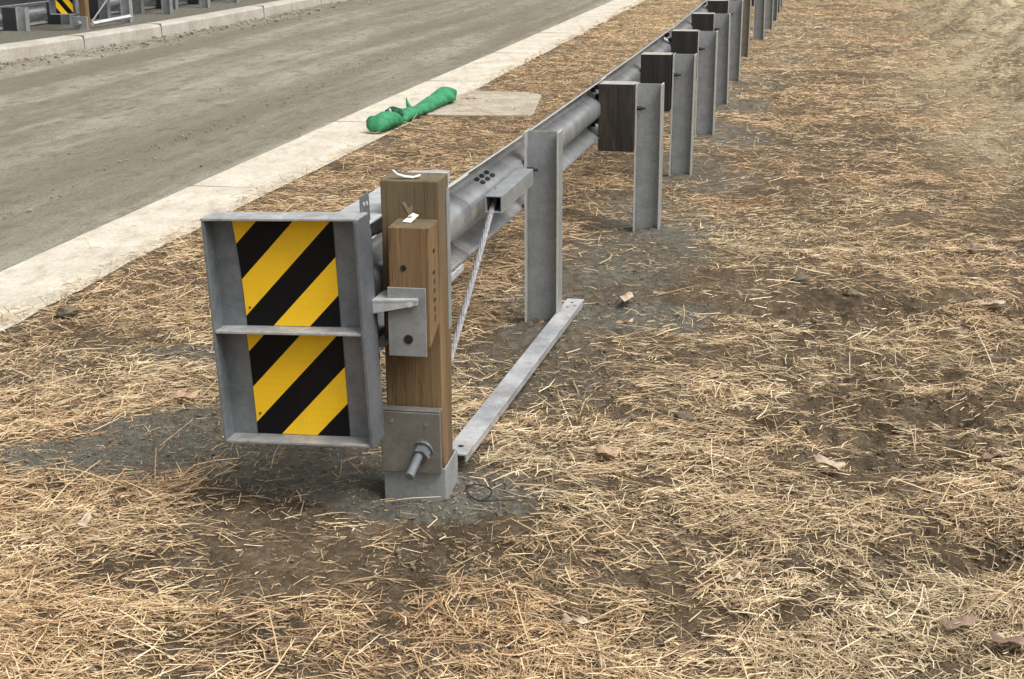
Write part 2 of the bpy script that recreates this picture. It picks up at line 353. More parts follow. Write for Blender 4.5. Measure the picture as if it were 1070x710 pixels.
# ------------------------------------------------------------------ kerbs
def concrete(name, c1, c2, joint=None):
    m, nt, b = mat_new(name); t = NT(nt); g = t.coord('Object')
    a = t.noise(g, 2.5, 8, .7); f = t.noise(g, 40, 6, .75); st = t.noise(t.coord('Object', (3, 1, 1)), 3, 7, .75)
    c = t.mix(t.ramp(a, [(.35, 0.), (.62, 1.)]), c1, c2)
    c = t.mix(t.ramp(st, [(.50, 0.), (.66, .7)]), c, (.34,.28,.19))
    c = t.mix(t.ramp(f, [(.38, .35), (.52, 0.)]), c, tuple(v*.6 for v in c1))
    t.link(c, b.inputs['Base Color']); b.inputs['Roughness'].default_value = .9; t.bump(f, .5, .004, b)
    return m
M['conc'] = concrete('pale_concrete', (.46,.42,.345), (.60,.56,.47))
M['conc_grey'] = concrete('grey_concrete', (.34,.32,.28), (.46,.435,.385))
ys = axis_pts([(-25,4,1), (4,32,.12), (32,100,3), (100,290,20)])
a, bq = ki(ys), ko(ys); w = bq-a; wig = .03*fbm(ys*1.0, ys*0+3, 2.3, 4, 300)
prof = [(0, -.08), (0, .010), (.012, .020), (.5, .022), (.93, .024), (.955, .030), (.99, .030), (1.0, .022), (1.0, -.08)]
Xk = np.stack([a + w*p[0] + (wig if .9 < p[0] else 0) for p in prof], 1); Yk = np.repeat(ys[:, None], len(prof), 1); Zk = np.stack([np.full(len(ys), p[1]) for p in prof], 1)
ob = grid_obj('near_kerb', Xk, Yk, Zk, M['conc'])
for p in ob.data.polygons: p.use_smooth = False
a = ff(ys); prof = [(0, -.08), (-.012, .165), (-.03, .188), (-.06, .195), (-.26, .205), (-.30, .19), (-.30, .02)]
Xk = np.stack([a + p[0] for p in prof], 1); Yk = np.repeat(ys[:, None], len(prof), 1); Zk = np.stack([np.full(len(ys), p[1]) for p in prof], 1)
ob = grid_obj('far_kerb', Xk, Yk, Zk, M['conc_grey'])
for p in ob.data.polygons: p.use_smooth = False
bm = bmesh.new()                                        # joints cut in the kerbs
for y in np.arange(6.5, 34, 2.95):
    x0, x1 = float(ki(y)), float(ko(y)); an = Matrix.Translation((x0, y, 0)) @ Matrix.Rotation(R(-12), 4, 'Z')
    if y > 9: box(bm, .0, (x1-x0)*.95, -.003, .003, .0, .0235, 0, an)
for y in (16.2, 19.0, 20.9, 24.6, 27.4):
    an = Matrix.Translation((float(ff(y)), y, 0)) @ Matrix.Rotation(R(-14), 4, 'Z')
    box(bm, -.25, .001, -.004, .004, .0, .2065, 0, an)
tag(finish('kerb_joint', bm, plain('joint_grime', (.20,.18,.15), .95)), kind='structure')
# thin concrete pad beside the gutter
bm = bmesh.new()
poly = [(-.82, 12.72), (-.3, 12.67), (.155, 12.63), (.20, 12.70), (.30, 14.05), (.20, 14.22), (-.40, 14.40)]
prism(bm, poly, 'z', -.05, .034)
tag(finish('concrete_pad', bm, concrete('pad_concrete', (.27,.235,.185), (.46,.41,.33)), bevel=.006), kind='structure')

# ------------------------------------------------------------------ straw (uncountable: one object)
def straw_mesh(name, n_c, ymin, ymax, seg, N0, pw, wscale, mat, chaff=False):
    # sample positions in a wedge reaching past both sides of the view
    yy = np.linspace(ymin, ymax, 400); dens = N0*(3/yy)**pw*(.72*yy+1.7)
    cdf = np.cumsum(dens); tot = cdf[-1]*(yy[1]-yy[0]); n = int(tot*n_c); cdf = cdf/cdf[-1]
    y = np.interp(rng.random(n), cdf, yy) + rng.normal(0, .01, n); x = (rng.random(n)*2-1)*(.36*y+.85)
    d = straw_density(x, y); edge = x-ko(y)
    if chaff: d = .16 + .84*sstep(0, .5, d)
    onk = rng.random(n) < .012*np.exp(-np.abs(edge)*4)
    pad = (x > -.75) & (x < .45) & (y > 12.5) & (y < 14.7)
    keep = (rng.random(n) < d) & ((edge > .0 + .06*rng.random(n)) | ((edge > -.55) & onk) | ((edge > -.10) & (rng.random(n) < .35))) & (~pad | (rng.random(n) < .16 + .8*sstep(-.25, .25, x + .35*fbm(x, y, 2.5, 3, 71))))
    x, y, d, edge = x[keep], y[keep], d[keep], edge[keep]; n = len(x)
    zg = height(x, y); zg = np.where(edge < .03, .032, zg)
    L = np.clip(rng.lognormal(math.log(.046), .60, n), .010, .22); L *= np.where(y > 7.5, .85, 1)*(1+.012*(y-3))
    w = (.0017+.0030*rng.random(n)**2.0)*np.where(y < 5, 1, 1+(y-5)*wscale)
    flow = fbm(x, y, 1.1, 2, 401)*3.2
    phi = np.where(rng.random(n) < .35, flow+rng.normal(0, .6, n), rng.random(n)*math.pi)
    th = rng.normal(0, .12, n); st = rng.random(n) < .07; th = np.where(st, rng.normal(0, .5, n), th)
    lift = .002 + rng.random(n)**1.7*.020*np.clip(d, 0, 1) + np.abs(np.sin(th))*L*.45
    if chaff: L = np.clip(L*.42, .006, .05); w = w*.8; th = rng.normal(0, .12, n); lift = .0015 + .004*rng.random(n)
    c = np.stack([x, y, zg+lift], 1)
    dr = np.stack([np.cos(phi)*np.cos(th), np.sin(phi)*np.cos(th), np.sin(th)], 1)
    side = np.stack([-np.sin(phi), np.cos(phi), np.zeros(n)], 1)
    up = np.cross(dr, side); roll = rng.normal(0, .5, n)[:, None]
    s2 = side*np.cos(roll)+up*np.sin(roll); u2 = up*np.cos(roll)-side*np.sin(roll)
    ts = np.linspace(-.5, .5, seg+1); bend = np.where(rng.random(n) < .35, rng.normal(0, .15, n), rng.normal(0, .035, n)); bendz = -np.abs(rng.normal(0, .02, n))
    V = []
    for k, tt in enumerate(ts):
        q = (1-4*tt*tt)
        p = c + dr*(L*tt)[:, None] + side*(L*bend*q)[:, None] + np.array([0,0,1])*(-L*bendz*q)[:, None]
        ww = w*(1-.35*abs(tt)*2*(.3+.7*(tt > 0)))
        V += [p - s2*(ww*.5)[:, None], p + u2*(ww*.45)[:, None], p + s2*(ww*.5)[:, None]]
    V = np.stack(V, 1); nv = V.shape[1]
    base = (np.arange(n)*nv)[:, None]
    F = []
    for k in range(seg):
        a = 3*k
        F += [[a, a+3, a+4, a+1], [a+1, a+4, a+5, a+2]]
    F = (base[:, None, :] + np.array(F)[None]).reshape(-1, 4).astype(np.int32)
    me = bpy.data.meshes.new(name); co = V.reshape(-1, 3).astype(np.float32)
    me.vertices.add(len(co)); me.vertices.foreach_set('co', co.ravel())
    me.loops.add(F.size); me.loops.foreach_set('vertex_index', F.ravel())
    me.polygons.add(len(F)); me.polygons.foreach_set('loop_start', np.arange(0, F.size, 4, dtype=np.int32)); me.polygons.foreach_set('loop_total', np.full(len(F), 4, np.int32))
    me.update(calc_edges=True)
    warm = np.clip(.40+.8*fbm(x, y, .9, 3, 501) + .35*sstep(.3, -1.2, x-rb(y)) + .45*sstep(6, 9, y) - 1.5*sstep(2.0, 4.2, x-rb(y))*sstep(6, 9, y), 0, 1)
    tint = np.clip((rng.beta(1.6, 3.2, n)*.9 if chaff else rng.beta(2.0, 1.9, n)*.95) + .15*fbm(x, y, 2.3, 2, 511), 0, 1)
    for nm, arr in (('tint', tint), ('warm', warm)):
        at = me.attributes.new(nm, 'FLOAT', 'POINT'); at.data.foreach_set('value', np.repeat(arr, nv).astype(np.float32))
    o = bpy.data.objects.new(name, me); COL.objects.link(o); me.materials.append(mat)
    print(name, n)
    return o
m, nt, b = mat_new('straw'); t = NT(nt)
pale = t.ramp(t.attr('tint'), [(.0, (.085,.055,.030)), (.3, (.32,.235,.138)), (.6, (.60,.475,.295)), (1., (.87,.755,.54))])
warmc = t.ramp(t.attr('tint'), [(.0, (.10,.055,.028)), (.3, (.32,.20,.105)), (.6, (.57,.395,.215)), (1., (.84,.67,.43))])
c = t.mix(t.attr('warm'), pale, warmc)
t.link(c, b.inputs['Base Color']); b.inputs['Roughness'].default_value = .55; b.inputs['Specular IOR Level'].default_value = .4
M['straw'] = m
tag(straw_mesh('straw', 1.0, 2.1, 7.5, 2, 10800, 1.40, .10, M['straw']), 'loose pale straw mulch scattered over the bare soil', 'straw', kind='stuff')
tag(straw_mesh('straw_chaff', 1.0, 2.2, 9, 1, 9000, 1.4, .10, M['straw'], True), 'short broken muddy straw bits pressed into the soil', 'straw', kind='stuff')
tag(straw_mesh('straw_cover', 1.0, 7.5, 33, 1, 15500, 1.45, .075, M['straw']), 'matted distant straw mulch beyond the first posts', 'straw', kind='stuff')

m, nt, b = mat_new('soil_crumb'); t = NT(nt)
gi = t.n('ShaderNodeNewGeometry')
t.link(t.ramp(gi.outputs['Random Per Island'], [(0., (.095,.073,.048)), (.5, (.145,.114,.078)), (1., (.20,.160,.112))]), b.inputs['Base Color']); b.inputs['Roughness'].default_value = .95
M['crumb'] = m
# ------------------------------------------------------------------ scattered stones / crumbs (uncountable)
def pebbles(name, pts, smin, smax, mat, label, cat, flat=.65):
    ico = bmesh.new(); bmesh.ops.create_icosphere(ico, subdivisions=1, radius=1); bv = np.array([v.co[:] for v in ico.verts]); bf = np.array([[v.index for v in f.verts] for f in ico.faces]); ico.free()
    n = len(pts); s = smin*(smax/smin)**(rng.random(n)**2.6)
    V = bv[None]*(1+.28*(rng.random((n, len(bv), 1))-.5)*2)*s[:, None, None]*np.stack([1+.4*rng.random(n), np.ones(n), flat+.2*rng.random(n)], 1)[:, None, :]
    a = rng.random(n)*6.28; ca, sa = np.cos(a)[:, None], np.sin(a)[:, None]
    V = np.stack([V[..., 0]*ca-V[..., 1]*sa, V[..., 0]*sa+V[..., 1]*ca, V[..., 2]], -1) + np.array(pts)[:, None, :] + np.stack([0*s, 0*s, s*.3], 1)[:, None, :]
    F = (bf[None]+(np.arange(n)*len(bv))[:, None, None]).reshape(-1, 3)
    me = bpy.data.meshes.new(name); me.from_pydata(V.reshape(-1, 3).tolist(), [], F.tolist())
    o = bpy.data.objects.new(name, me); COL.objects.link(o); me.materials.append(M[mat]); return tag(o, label, cat, kind='stuff')
P = []
for _ in range(1500):                                   # rubble along the foot of the far kerb
    y = random.uniform(15, 31); P.append((float(ff(y))+abs(random.gauss(0, .35))+.03, y, .03))
pebbles('rubble', P, .005, .030, 'stone', 'pale stones and crumbs strewn along the far kerb foot', 'gravel')
P = []
for _ in range(1500):                                   # windrow of crumbs on the road
    y = random.uniform(7, 22)
    if math.sin(y*2.3)+math.sin(y*5.1) > random.uniform(-1.6, 1.2): P.append((float(ki(y))-.75-.04*(y-7)+random.gauss(0, .09), y, .012))
for _ in range(350):
    y = random.uniform(7, 30); P.append((float(ki(y))-random.uniform(.05, 6), y, .012))
pebbles('road_gravel', P, .003, .013, 'stone', 'small loose stones scattered over the dirt road', 'gravel')
N_ = 90000
yy_ = 2.5 + 6.5*rng.random(N_)**1.3; xx_ = (rng.random(N_)*2-1)*(.38*yy_+.4)
k_ = (xx_ > ko(yy_)+.03) & (rng.random(N_) < 1.05-.8*np.clip(straw_density(xx_, yy_), 0, 1)) & (fbm(xx_, yy_, 4, 3, 901)+.25 > rng.random(N_)*.6)
P = np.stack([xx_[k_], yy_[k_], height(xx_[k_], yy_[k_])], 1); pebbles('soil_crumbs', P, .0014, .009, 'crumb', 'small brown soil crumbs lying among the straw', 'soil')
DP = []
for bx, by, rx, ry, s in DUST[:5]+[DUST[7]]:
    for _ in range(900): DP.append((random.gauss(bx, rx*.6), random.gauss(by, ry*.6), 0))
DP = np.array(DP); DP[:, 2] = height(DP[:, 0], DP[:, 1])
M['grit'] = plain('grey_grit', (.165,.162,.138), .95, nscale=15, var=.5)
pebbles('stone_dust', DP, .0015, .006, 'grit', 'grey crushed stone grit spread around the end post', 'gravel')

# ------------------------------------------------------------------ near guardrail
G_ANG = math.atan2(.2175, 1); RZ = -G_ANG             # along-rail axis is local +Y, traffic side is local -X
def wbeam_profile():
    # (offset towards traffic, height) - valley touches the posts
    return [(.006,.312), (.020,.303), (.050,.286), (.074,.270), (.082,.260), (.083,.249), (.080,.238), (.066,.226), (.040,.214), (.018,.204), (.005,.192), (0,.176), (-.001,.156), (0,.136), (.005,.120),
            (.018,.108), (.040,.098), (.066,.086), (.080,.078), (.083,.064), (.082,.053), (.074,.042), (.050,.026), (.020,.009), (.006,0)]
def rail_mesh(pts, z0, off=0, thick=.0045, flat=False):
    """pts: list of (x,y) following the back line of the rail"""
    bm = bmesh.new(); prof = wbeam_profile(); sec = []
    P2 = [Vector((p[0], p[1], 0)) for p in pts]
    for i, p in enumerate(P2):
        d = (P2[min(i+1, len(P2)-1)]-P2[max(i-1, 0)]).normalized(); nrm = Vector((-d.y, d.x, 0))
        for side in (0, 1):
            row = []
            for j, (tt, zz) in enumerate(prof):
                ta, tb = prof[max(j-1, 0)], prof[min(j+1, len(prof)-1)]
                dx, dz = tb[0]-ta[0], tb[1]-ta[1]; l = math.hypot(dx, dz); nx, nz = -dz/l, dx/l   # to traffic side
                if nx < 0: nx, nz = -nx, -nz
                k = off + thick*side
                row.append(bm.verts.new(p + nrm*(tt+nx*k) + Vector((0,0,z0+zz+nz*k))))
            sec.append(row)
    n = len(prof)
    for i in range(len(P2)-1):
        a0, a1, b0, b1 = sec[2*i], sec[2*i+1], sec[2*i+2], sec[2*i+3]
        for j in range(n-1):
            f_ = bm.faces.new((a0[j], a0[j+1], b0[j+1], b0[j])); f_.smooth = True; f_.material_index = int(j == 0); bm.faces.new((a1[j], b1[j], b1[j+1], a1[j+1])).smooth = True
        bm.faces.new((a0[0], b0[0], b1[0], a1[0])).material_index = 1; bm.faces.new((a0[-1], a1[-1], b1[-1], b0[-1]))
    for s in (0, -2):
        a0, a1 = (sec[0], sec[1]) if s == 0 else (sec[-2], sec[-1])
        for j in range(n-1): bm.faces.new((a0[j], a1[j], a1[j+1], a0[j+1]))
    return bm

rail_root = empty('guardrail', (POSTS[1][0], POSTS[1][1], 0))
tag(rail_root, 'galvanised steel guardrail on grey posts ending in a striped head beside the straw verge', 'guardrail')
ZR = .545
def world_child(o, root):
    o.parent = root; o.matrix_parent_inverse = Matrix.Translation(-root.location); return o

cuts = [4.05, 8.10, 11.55, 15.3, 19.2, 23.3, 27.4, 31.5]
rails = []
for i in range(len(cuts)-1):
    a, bq = cuts[i], cuts[i+1]+.16
    yy = list(np.linspace(a, bq, 14))
    o = finish('rail_panel', rail_mesh([(float(rb(y)), y) for y in yy], ZR, .0055 if i % 2 else 0), None, mats=['rail', 'edge']); rails.append(o)
    world_child(o, rail_root)
    # splice bolts and slots at the lap
    if 0 < i < 4:
        for dy in (-.02, .09):
            for zz, tt in ((.255,.078), (.218,.050), (.094,.050), (.06,.078)):
                y = a+.06+dy; x = float(rb(y)); mt = Matrix.Translation((x, y, ZR+zz)) @ Matrix.Rotation(RZ, 4, 'Z')
                bm = bmesh.new(); tube(bm, [mt @ Vector((-tt+.004, 0, 0)), mt @ Vector((-tt+.030, 0, 0))], .015, 6)
                world_child(finish('splice_bolt', bm, 'dark_block'), rail_root)
# extra collar at the first joint near the cable box
yy = np.linspace(4.75, 5.22, 5)
world_child(finish('rail_sleeve', rail_mesh([(float(rb(y)), y) for y in yy], ZR, -.005), None, mats=['rail', 'edge']), rail_root)
# three pairs of slots punched in the upper slope of the rail
for k in range(3):
    bm = bmesh.new(); y = 5.55+.075*k
    for dz, dt in ((.0225,.008), (.0330,.031)):
        bm = bmesh.new()
        x = float(rb(y)); mt = Matrix.Translation((x, y, ZR)) @ Matrix.Rotation(RZ, 4, 'Z')
        c0 = mt @ Vector((-.030-dt-.0008, 0, .192+dz)); 
        # oval plate lying on the slope
        dv = mt.to_3x3() @ Vector((0, 1, 0)); sv = mt.to_3x3() @ Vector((-.87, 0, .49)); nv = mt.to_3x3() @ Vector((.49, 0, .87))
        ring = [c0 + dv*(.024*math.cos(q)) + sv*(.010*math.sin(q)) + nv*.0022 for q in np.linspace(0, 2*math.pi, 14)[:-1]]
        lo = [bm.verts.new(r) for r in ring]; hi = [bm.verts.new(r+nv*.0015) for r in ring]
        bm.faces.new(hi); bm.faces.new(lo[::-1])
        for i in range(len(lo)): bm.faces.new((lo[i], lo[(i+1) % 13], hi[(i+1) % 13], hi[i]))
        world_child(finish('slot', bm, 'dark'), rail_root)

def post_bm(h, below=.25, W=.15, F=.10, tw=.007, tf=.009, lean=0):
    bm = bmesh.new()
    box(bm, -W/2, -W/2+tf, -F/2, F/2, -below, h)
    box(bm, W/2-tf, W/2, -F/2, F/2, -below, h)
    bm.faces.ensure_lookup_table()
    for f in bm.faces:
        f.normal_update(); c_ = f.calc_center_median()
        if abs(abs(c_.y)-F/2) < 1e-4 or c_.z > h-1e-4: f.material_index = 1
    box(bm, -W/2+tf, W/2-tf, -tw/2, tw/2, -below, h-.001)
    return bm
post0 = None; bolt0 = None; block0 = None
for i, (x, y) in enumerate(POSTS):
    hgt = .875 if i == 0 else .845
    z0 = hz(x, y)*.0
    if post0 is None:
        o = finish('steel_post', post_bm(hgt), None, bevel=.0012, mats=['post', 'edge'])
        bm = bmesh.new(); tube(bm, [(-.066, -.030, hgt-.165), (-.040, -.030, hgt-.165)], .013, 6); tube(bm, [(-.066, -.030, hgt-.165), (-.02, -.030, hgt-.165)], .007, 8)
        bo = finish('bolt', bm, 'dark_block')
        o.rotation_euler.z = RZ; o.parent = rail_root; bo.parent = o
        o.location = Vector((x, y, z0))-rail_root.location
    else:
        if i == 1:
            p1 = finish('steel_post', post_bm(hgt), None, bevel=.0012, mats=['post', 'edge']); b1 = bo.copy(); b1.data = bo.data; COL.objects.link(b1); b1.name = 'bolt'
            p1.parent = rail_root; b1.parent = p1; src = p1; bsrc = b1; o = p1
        else:
            o = src.copy(); COL.objects.link(o); bo2 = bsrc.copy(); COL.objects.link(bo2); bo2.parent = o; o.parent = rail_root
        if i == 6:
            o.data = src.data.copy(); o.data.materials[0] = M['post_brown']; o['label'] = 'steel post stained olive brown'
        o.rotation_euler.z = RZ + R(random.uniform(-1.2, 1.2)); o.rotation_euler.y = R(random.uniform(-.6, .6)) if i > 1 else 0
        o.location = Vector((x, y, z0))-rail_root.location
    post0 = post0 or o
# blockouts: one worn, the rest dark, pale weathered tops
def block_bm(z0, z1):
    bm = bmesh.new(); box(bm, -.2, 0, -.072, .072, z0, z1)
    for f in bm.faces:
        if f.calc_center_median().z > z1-.001: f.material_index = 1
    return bm
M['pale_top'] = plain('weathered_block_top', (.36,.34,.30), .9)
bk1 = None
for i, (x, y) in enumerate(POSTS):
    if i == 0: continue
    if i in (1, 2):
        bk = finish('blockout', block_bm(.845-.375, .845), None, bevel=.003, mats=['wood_worn' if i == 1 else 'wood_dark', 'pale_top']); bk1 = bk
    else:
        bk = bk1.copy(); COL.objects.link(bk)
    bk.parent = rail_root; xx = x-.078*math.cos(RZ); yy_ = y-.078*math.sin(RZ)
    bk.location = Vector((xx, yy_, random.uniform(-.004, .006)))-rail_root.location; bk.rotation_euler.z = RZ
    if i == 1: bk['label'] = 'worn dark blockout with a bare wood patch'

# ------------------------------------------------------------------ end post assembly
TP = Vector((-.300, 4.16, 0))                           # front face centre at the ground
def loc_rz(o, p, rz, parent=rail_root):
    o.parent = parent; o.location = Vector(p) - (parent.location if parent is rail_root else Vector((0,0,0))); o.rotation_euler.z = rz; return o
RP = R(-10)
bm = bmesh.new(); box(bm, -.088, .088, 0, .138, -.1, 1.028)
bmesh.ops.subdivide_edges(bm, edges=[e for e in bm.edges if abs(e.verts[0].co.z-e.verts[1].co.z) > .5], cuts=14)
for v in bm.verts: v.co.x += .0015*math.sin(v.co.z*9+v.co.y*20); v.co.y += .001*math.sin(v.co.z*13+1)
for f in bm.faces:
    if f.calc_center_median().z > 1.01: f.material_index = 1
wp = finish('wooden_post', bm, None, bevel=.004, mats=['wood', 'wood_top']); loc_rz(wp, TP, RP)
# fixing block on the front, its underside cut on a slant
bm = bmesh.new(); prism(bm, [(-.122, .555), (0, .60), (0, .915), (-.122, .915)], 'x', -.036, .084)
for f in bm.faces:
    if f.calc_center_median().z > .914: f.material_index = 1
blk = finish('wooden_block', bm, None, wp, bevel=.003, mats=['wood_light', 'wood_top'])
def disc(name, c, r, mat, parent, nrm='y', d=.004, seg=14):
    bm = bmesh.new(); c = Vector(c); n = {'y': Vector((0,1,0)), 'x': Vector((1,0,0)), 'z': Vector((0,0,1))}[nrm]
    tube(bm, [c-n*d/2, c+n*d/2], r, seg); return finish(name, bm, mat, parent)
disc('bolt_hole', (.008, -.1225, .795), .0085, 'dark', blk)
disc('bolt_hole', (.0845, -.062, .835), .006, 'dark', blk, 'x')
# illegible burnt-in stamp down the right face of the block
bm = bmesh.new()
for k, (w1, hh) in enumerate([(.030,.010), (.010,.016), (.012,.014), (.018,.013), (.010,.016), (.008,.02)]):
    z = .770-.028*k
    box(bm, .0838, .0848, -.062-w1/2, -.062+w1/2 - (.004 if k else 0), z-hh/2, z+hh/2)
    if k: box(bm, .0838, .0848, -.062+w1/2+.002, -.062+w1/2+.006, z-hh/2.4, z+hh/2.2)
finish('stamp_mark', bm, 'stamp', blk)
# galvanised plate over the block
bm = bmesh.new(); box(bm, -.040, .074, -.132, -.124, .530, .738)
pl = finish('bracket_plate', bm, 'post', wp, bevel=.0015)
disc('bolt_hole', (.020, -.1325, .583), .014, 'dark', pl)
bm = bmesh.new(); tube(bm, [(.030, -.150, .695), (.030, -.132, .695)], .010, 10); finish('bolt', bm, 'chute', pl)
bm = bmesh.new()
kv = [bm.verts.new((x_, -.0012, z_)) for x_, z_ in ((-.022,.962), (-.012,.966), (-.004,.950), (.003,.948), (.006,.958), (.010,.948), (.007,.925), (.001,.918), (-.004,.928), (-.010,.940))]
bm.faces.new(kv); finish('scuff', bm, plain('scuffed_wood', (.28,.22,.15), .85), wp)
# strip of angle on the traffic-side rear edge of post
bm = bmesh.new(); box(bm, .0885, .0915, .095, .137, .55, .985); finish('edge_strip', bm, 'post', wp)
# scraps
bm = bmesh.new()
pts = [(-.050,.012,1.045), (-.036,.012,1.033), (-.015,.018,1.026), (.008,.024,1.023), (.028,.03,1.029)]
vs = [[bm.verts.new((px-.004*k, py+.018*k, pz+.001*k)) for k in (0, 1)] for px, py, pz in pts]
for a_, b_ in zip(vs, vs[1:]): bm.faces.new((a_[0], b_[0], b_[1], a_[1]))
sc = finish('plastic_scrap', bm, 'white'); sc.modifiers.new('s', 'SOLIDIFY').thickness = .002
sc.matrix_world = Matrix.Translation(TP + Vector((0,0,.010 if 'plastic' in sc.name else 0))) @ Matrix.Rotation(RP, 4, 'Z'); tag(sc, 'curled white plastic scrap lying on top of the tall wooden post', 'scrap')
bm = bmesh.new()
vs = [bm.verts.new(p) for p in ((-.006,-.062,.918), (.020,-.066,.9165), (.038,-.040,.934), (.018,-.030,.938))]; bm.faces.new(vs)
sc = finish('paper_tag', bm, 'white'); sc.modifiers.new('s', 'SOLIDIFY').thickness = .0015
sc.matrix_world = Matrix.Translation(TP + Vector((0,0,.010 if 'plastic' in sc.name else 0))) @ Matrix.Rotation(RP, 4, 'Z'); tag(sc, 'small white tag stapled to the top of the lower wooden block', 'tag')
bm = bmesh.new(); box(bm, .008, .020, -.053, -.047, .9325, .9345)
finish('print_mark', bm, 'pink', sc)

# foundation tube
ft = bmesh.new()
o_, i_ = .100, .092
for (x0, x1, y0, y1) in ((-.098, .098, -.020, -.014), (-.098, .098, .150, .156), (-.098, -.092, -.014, .150), (.092, .098, -.014, .150)): box(ft, x0, x1, y0, y1, -.35, .135)
tb = finish('foundation_tube', ft, 'post', bevel=.002); loc_rz(tb, TP, RP)
# bearing plate and the cable end through it
bp_ = bmesh.new(); mt = Matrix.Translation((0, -.022, 0)) @ Matrix.Rotation(R(1.5), 4, 'X')
box(bp_, -.098, .090, -.018, 0, .125, .325, 0, mt)
box(bp_, -.098, .090, -.016, .018, .3255, .332, 0, mt)
bearing = finish('bearing_plate', bp_, 'bearing', tb, bevel=.003)
for px, pz in ((.045, .285), (-.062, .293), (.047, .182)):
    bm = bmesh.new(); tube(bm, [(px, -.050, pz), (px, -.036, pz)], [.006, .009], 10); finish('rivet', bm, 'bearing' if pz > .2 else 'chute', bearing)
cd = Vector((.175, 1.25, .54)).normalized()             # cable direction, bolt towards the camera and down
cr = empty('anchor_cable', (0,0,0)); cr.parent = rail_root; cr.matrix_parent_inverse = Matrix.Translation(-rail_root.location)
A0 = Vector((-.068, 5.33, .722)); B0 = Vector((-.270, 4.13, .205)); cdir = (A0-B0).normalized()
bm = bmesh.new(); tube(bm, [B0 - Vector((.04, .13, .045)), B0+cdir*.05], .0135, 12); tube(bm, [B0 - Vector((.04, .13, .045)), B0 - Vector((.038, .125, .043))], .0125, 12)
finish('threaded_rod', bm, 'head', cr, smooth=False)
bm = bmesh.new(); tube(bm, [B0-Vector((.013,.045,.015)), B0-Vector((.003,.012,.004))], .026, 6); tube(bm, [B0-Vector((.006,.019,.006)), B0+Vector((0,.0,.0))], .034, 16)
finish('nut', bm, 'head', cr)
bm = bmesh.new()                                        # twisted strands
N = 70; L0 = B0+cdir*.05; L1 = A0+cdir*.10; u = cdir.cross(Vector((0,0,1))).normalized(); v = u.cross(cdir)
for s in range(6):
    tube(bm, [L0.lerp(L1, k/N) + (u*math.cos(s*math.pi/3+k*.42)+v*math.sin(s*math.pi/3+k*.42))*.0068 + Vector((0,0,-.012*math.sin(math.pi*k/N))) for k in range(N+1)], .0044, 6)
finish('wire_rope', bm, 'cable', cr, smooth=True)
# anchor box on the rail
by = 5.70; bx_ = float(rb(by))+.022; bm = bmesh.new(); zc = ZR+.183
w_, h_, tt = .072, .066, .006; y0, y1 = -.42, .17
box(bm, 0.006, w_, y0, y1, h_/2-tt, h_/2); box(bm, 0.006, w_, y0, y1, -h_/2, -h_/2+tt); box(bm, .006, .006+tt, y0, y1, -h_/2+tt, h_/2-tt); box(bm, w_-tt, w_, y0, y1, -h_/2+tt, h_/2-tt)
box(bm, .014, w_-tt, y0+.16, y0+.17, -h_/2+tt, h_/2-tt, 1)
ab = finish('cable_anchor_box', bm, None, bevel=.002, mats=['galv', 'dark']); loc_rz(ab, (bx_, by, zc), RZ)

# ground strut: a flat-topped channel between the tube and the first steel post
S0 = Vector((-.188, 4.37, 0)); S1 = Vector((.292, 6.32, 0)); sd = S1-S0; slen = sd.length; srz = -math.atan2(sd.x, sd.y)
bm = bmesh.new(); W2 = .038
box(bm, -W2, W2, 0, slen, .082, .089); box(bm, -W2, -W2+.006, .02, slen, .052, .082); box(bm, W2-.012, W2-.006, .02, slen, .052, .082)
gs_ = finish('ground_strut', bm, 'strut', bevel=.0015); loc_rz(gs_, S0, srz)
gs_.rotation_euler.x = R(-.3)
for px, py, r_ in ((.0, .07, .010), (-.004, slen-.07, .008), (-.008, slen-.15, .008), (.018, slen-.115, .006)):
    disc('bolt_hole', (px, py, .0885), r_, 'dark', gs_, 'z', .002)

# ------------------------------------------------------------------ impact head
HW, HH, HD = .472, .685, .062
def impact_head(root, origin, rz, stripe, mirror=False, zb=.262):
    h = empty('impact_head', origin, rz)                # local x across the face, y away from the viewer, z up
    bm = bmesh.new(); box(bm, .008, HW-.008, HD, HD+.008, .008, HH-.008)
    finish('face_plate', bm, 'head', h)
    bm = bmesh.new()
    box(bm, 0, .009, 0, HD+.02, 0, HH-.0085); finish('side_flange', bm, 'head', h, bevel=.002)
    bm = bmesh.new(); box(bm, HW-.011, HW, -.006, HD+.05, 0, HH-.0085)
    fl = finish('side_flange', bm, 'head', h, bevel=.002)
    bm = bmesh.new(); box(bm, -.002, HW+.002, -.003, HD+.03, HH-.008, HH); finish('top_flange', bm, 'lip', h, bevel=.002)
    bm = bmesh.new(); box(bm, .0095, HW-.0115, -.004, HD+.0, 0, .009); finish('bottom_flange', bm, 'lip', h, bevel=.002)
    bm = bmesh.new(); box(bm, .0095, HW-.0115, -.002, HD, .340, .349); finish('cross_rib', bm, 'lip', h, bevel=.002)
    def sticker(z0, z1, x0, x1, curl):
        bm = bmesh.new(); nx = 10; rows = []
        for z in np.linspace(z0, z1, 8):
            row = []
            for k in range(nx+1):
                f = k/nx; xx = x0+(x1-x0)*f
                e = curl*max(0, 1-f*6)*((z-z0)/(z1-z0))**2
                row.append(bm.verts.new((xx-e*1.0, HD-.0022-e*.5, z)))
            rows.append(row)
        for a_, b_ in zip(rows, rows[1:]):
            for k in range(nx): bm.faces.new((a_[k], a_[k+1], b_[k+1], b_[k]))
        return finish('marker_sheet', bm, stripe, h)
    if not mirror:
        sticker(.3505, HH-.0095, .086, .378, .014); sticker(.0105, .3385, .086, .380, .004)
    else:
        sticker(.3505, HH-.0095, .09, .39, 0); sticker(.0105, .3385, .09, .39, 0)
    return h
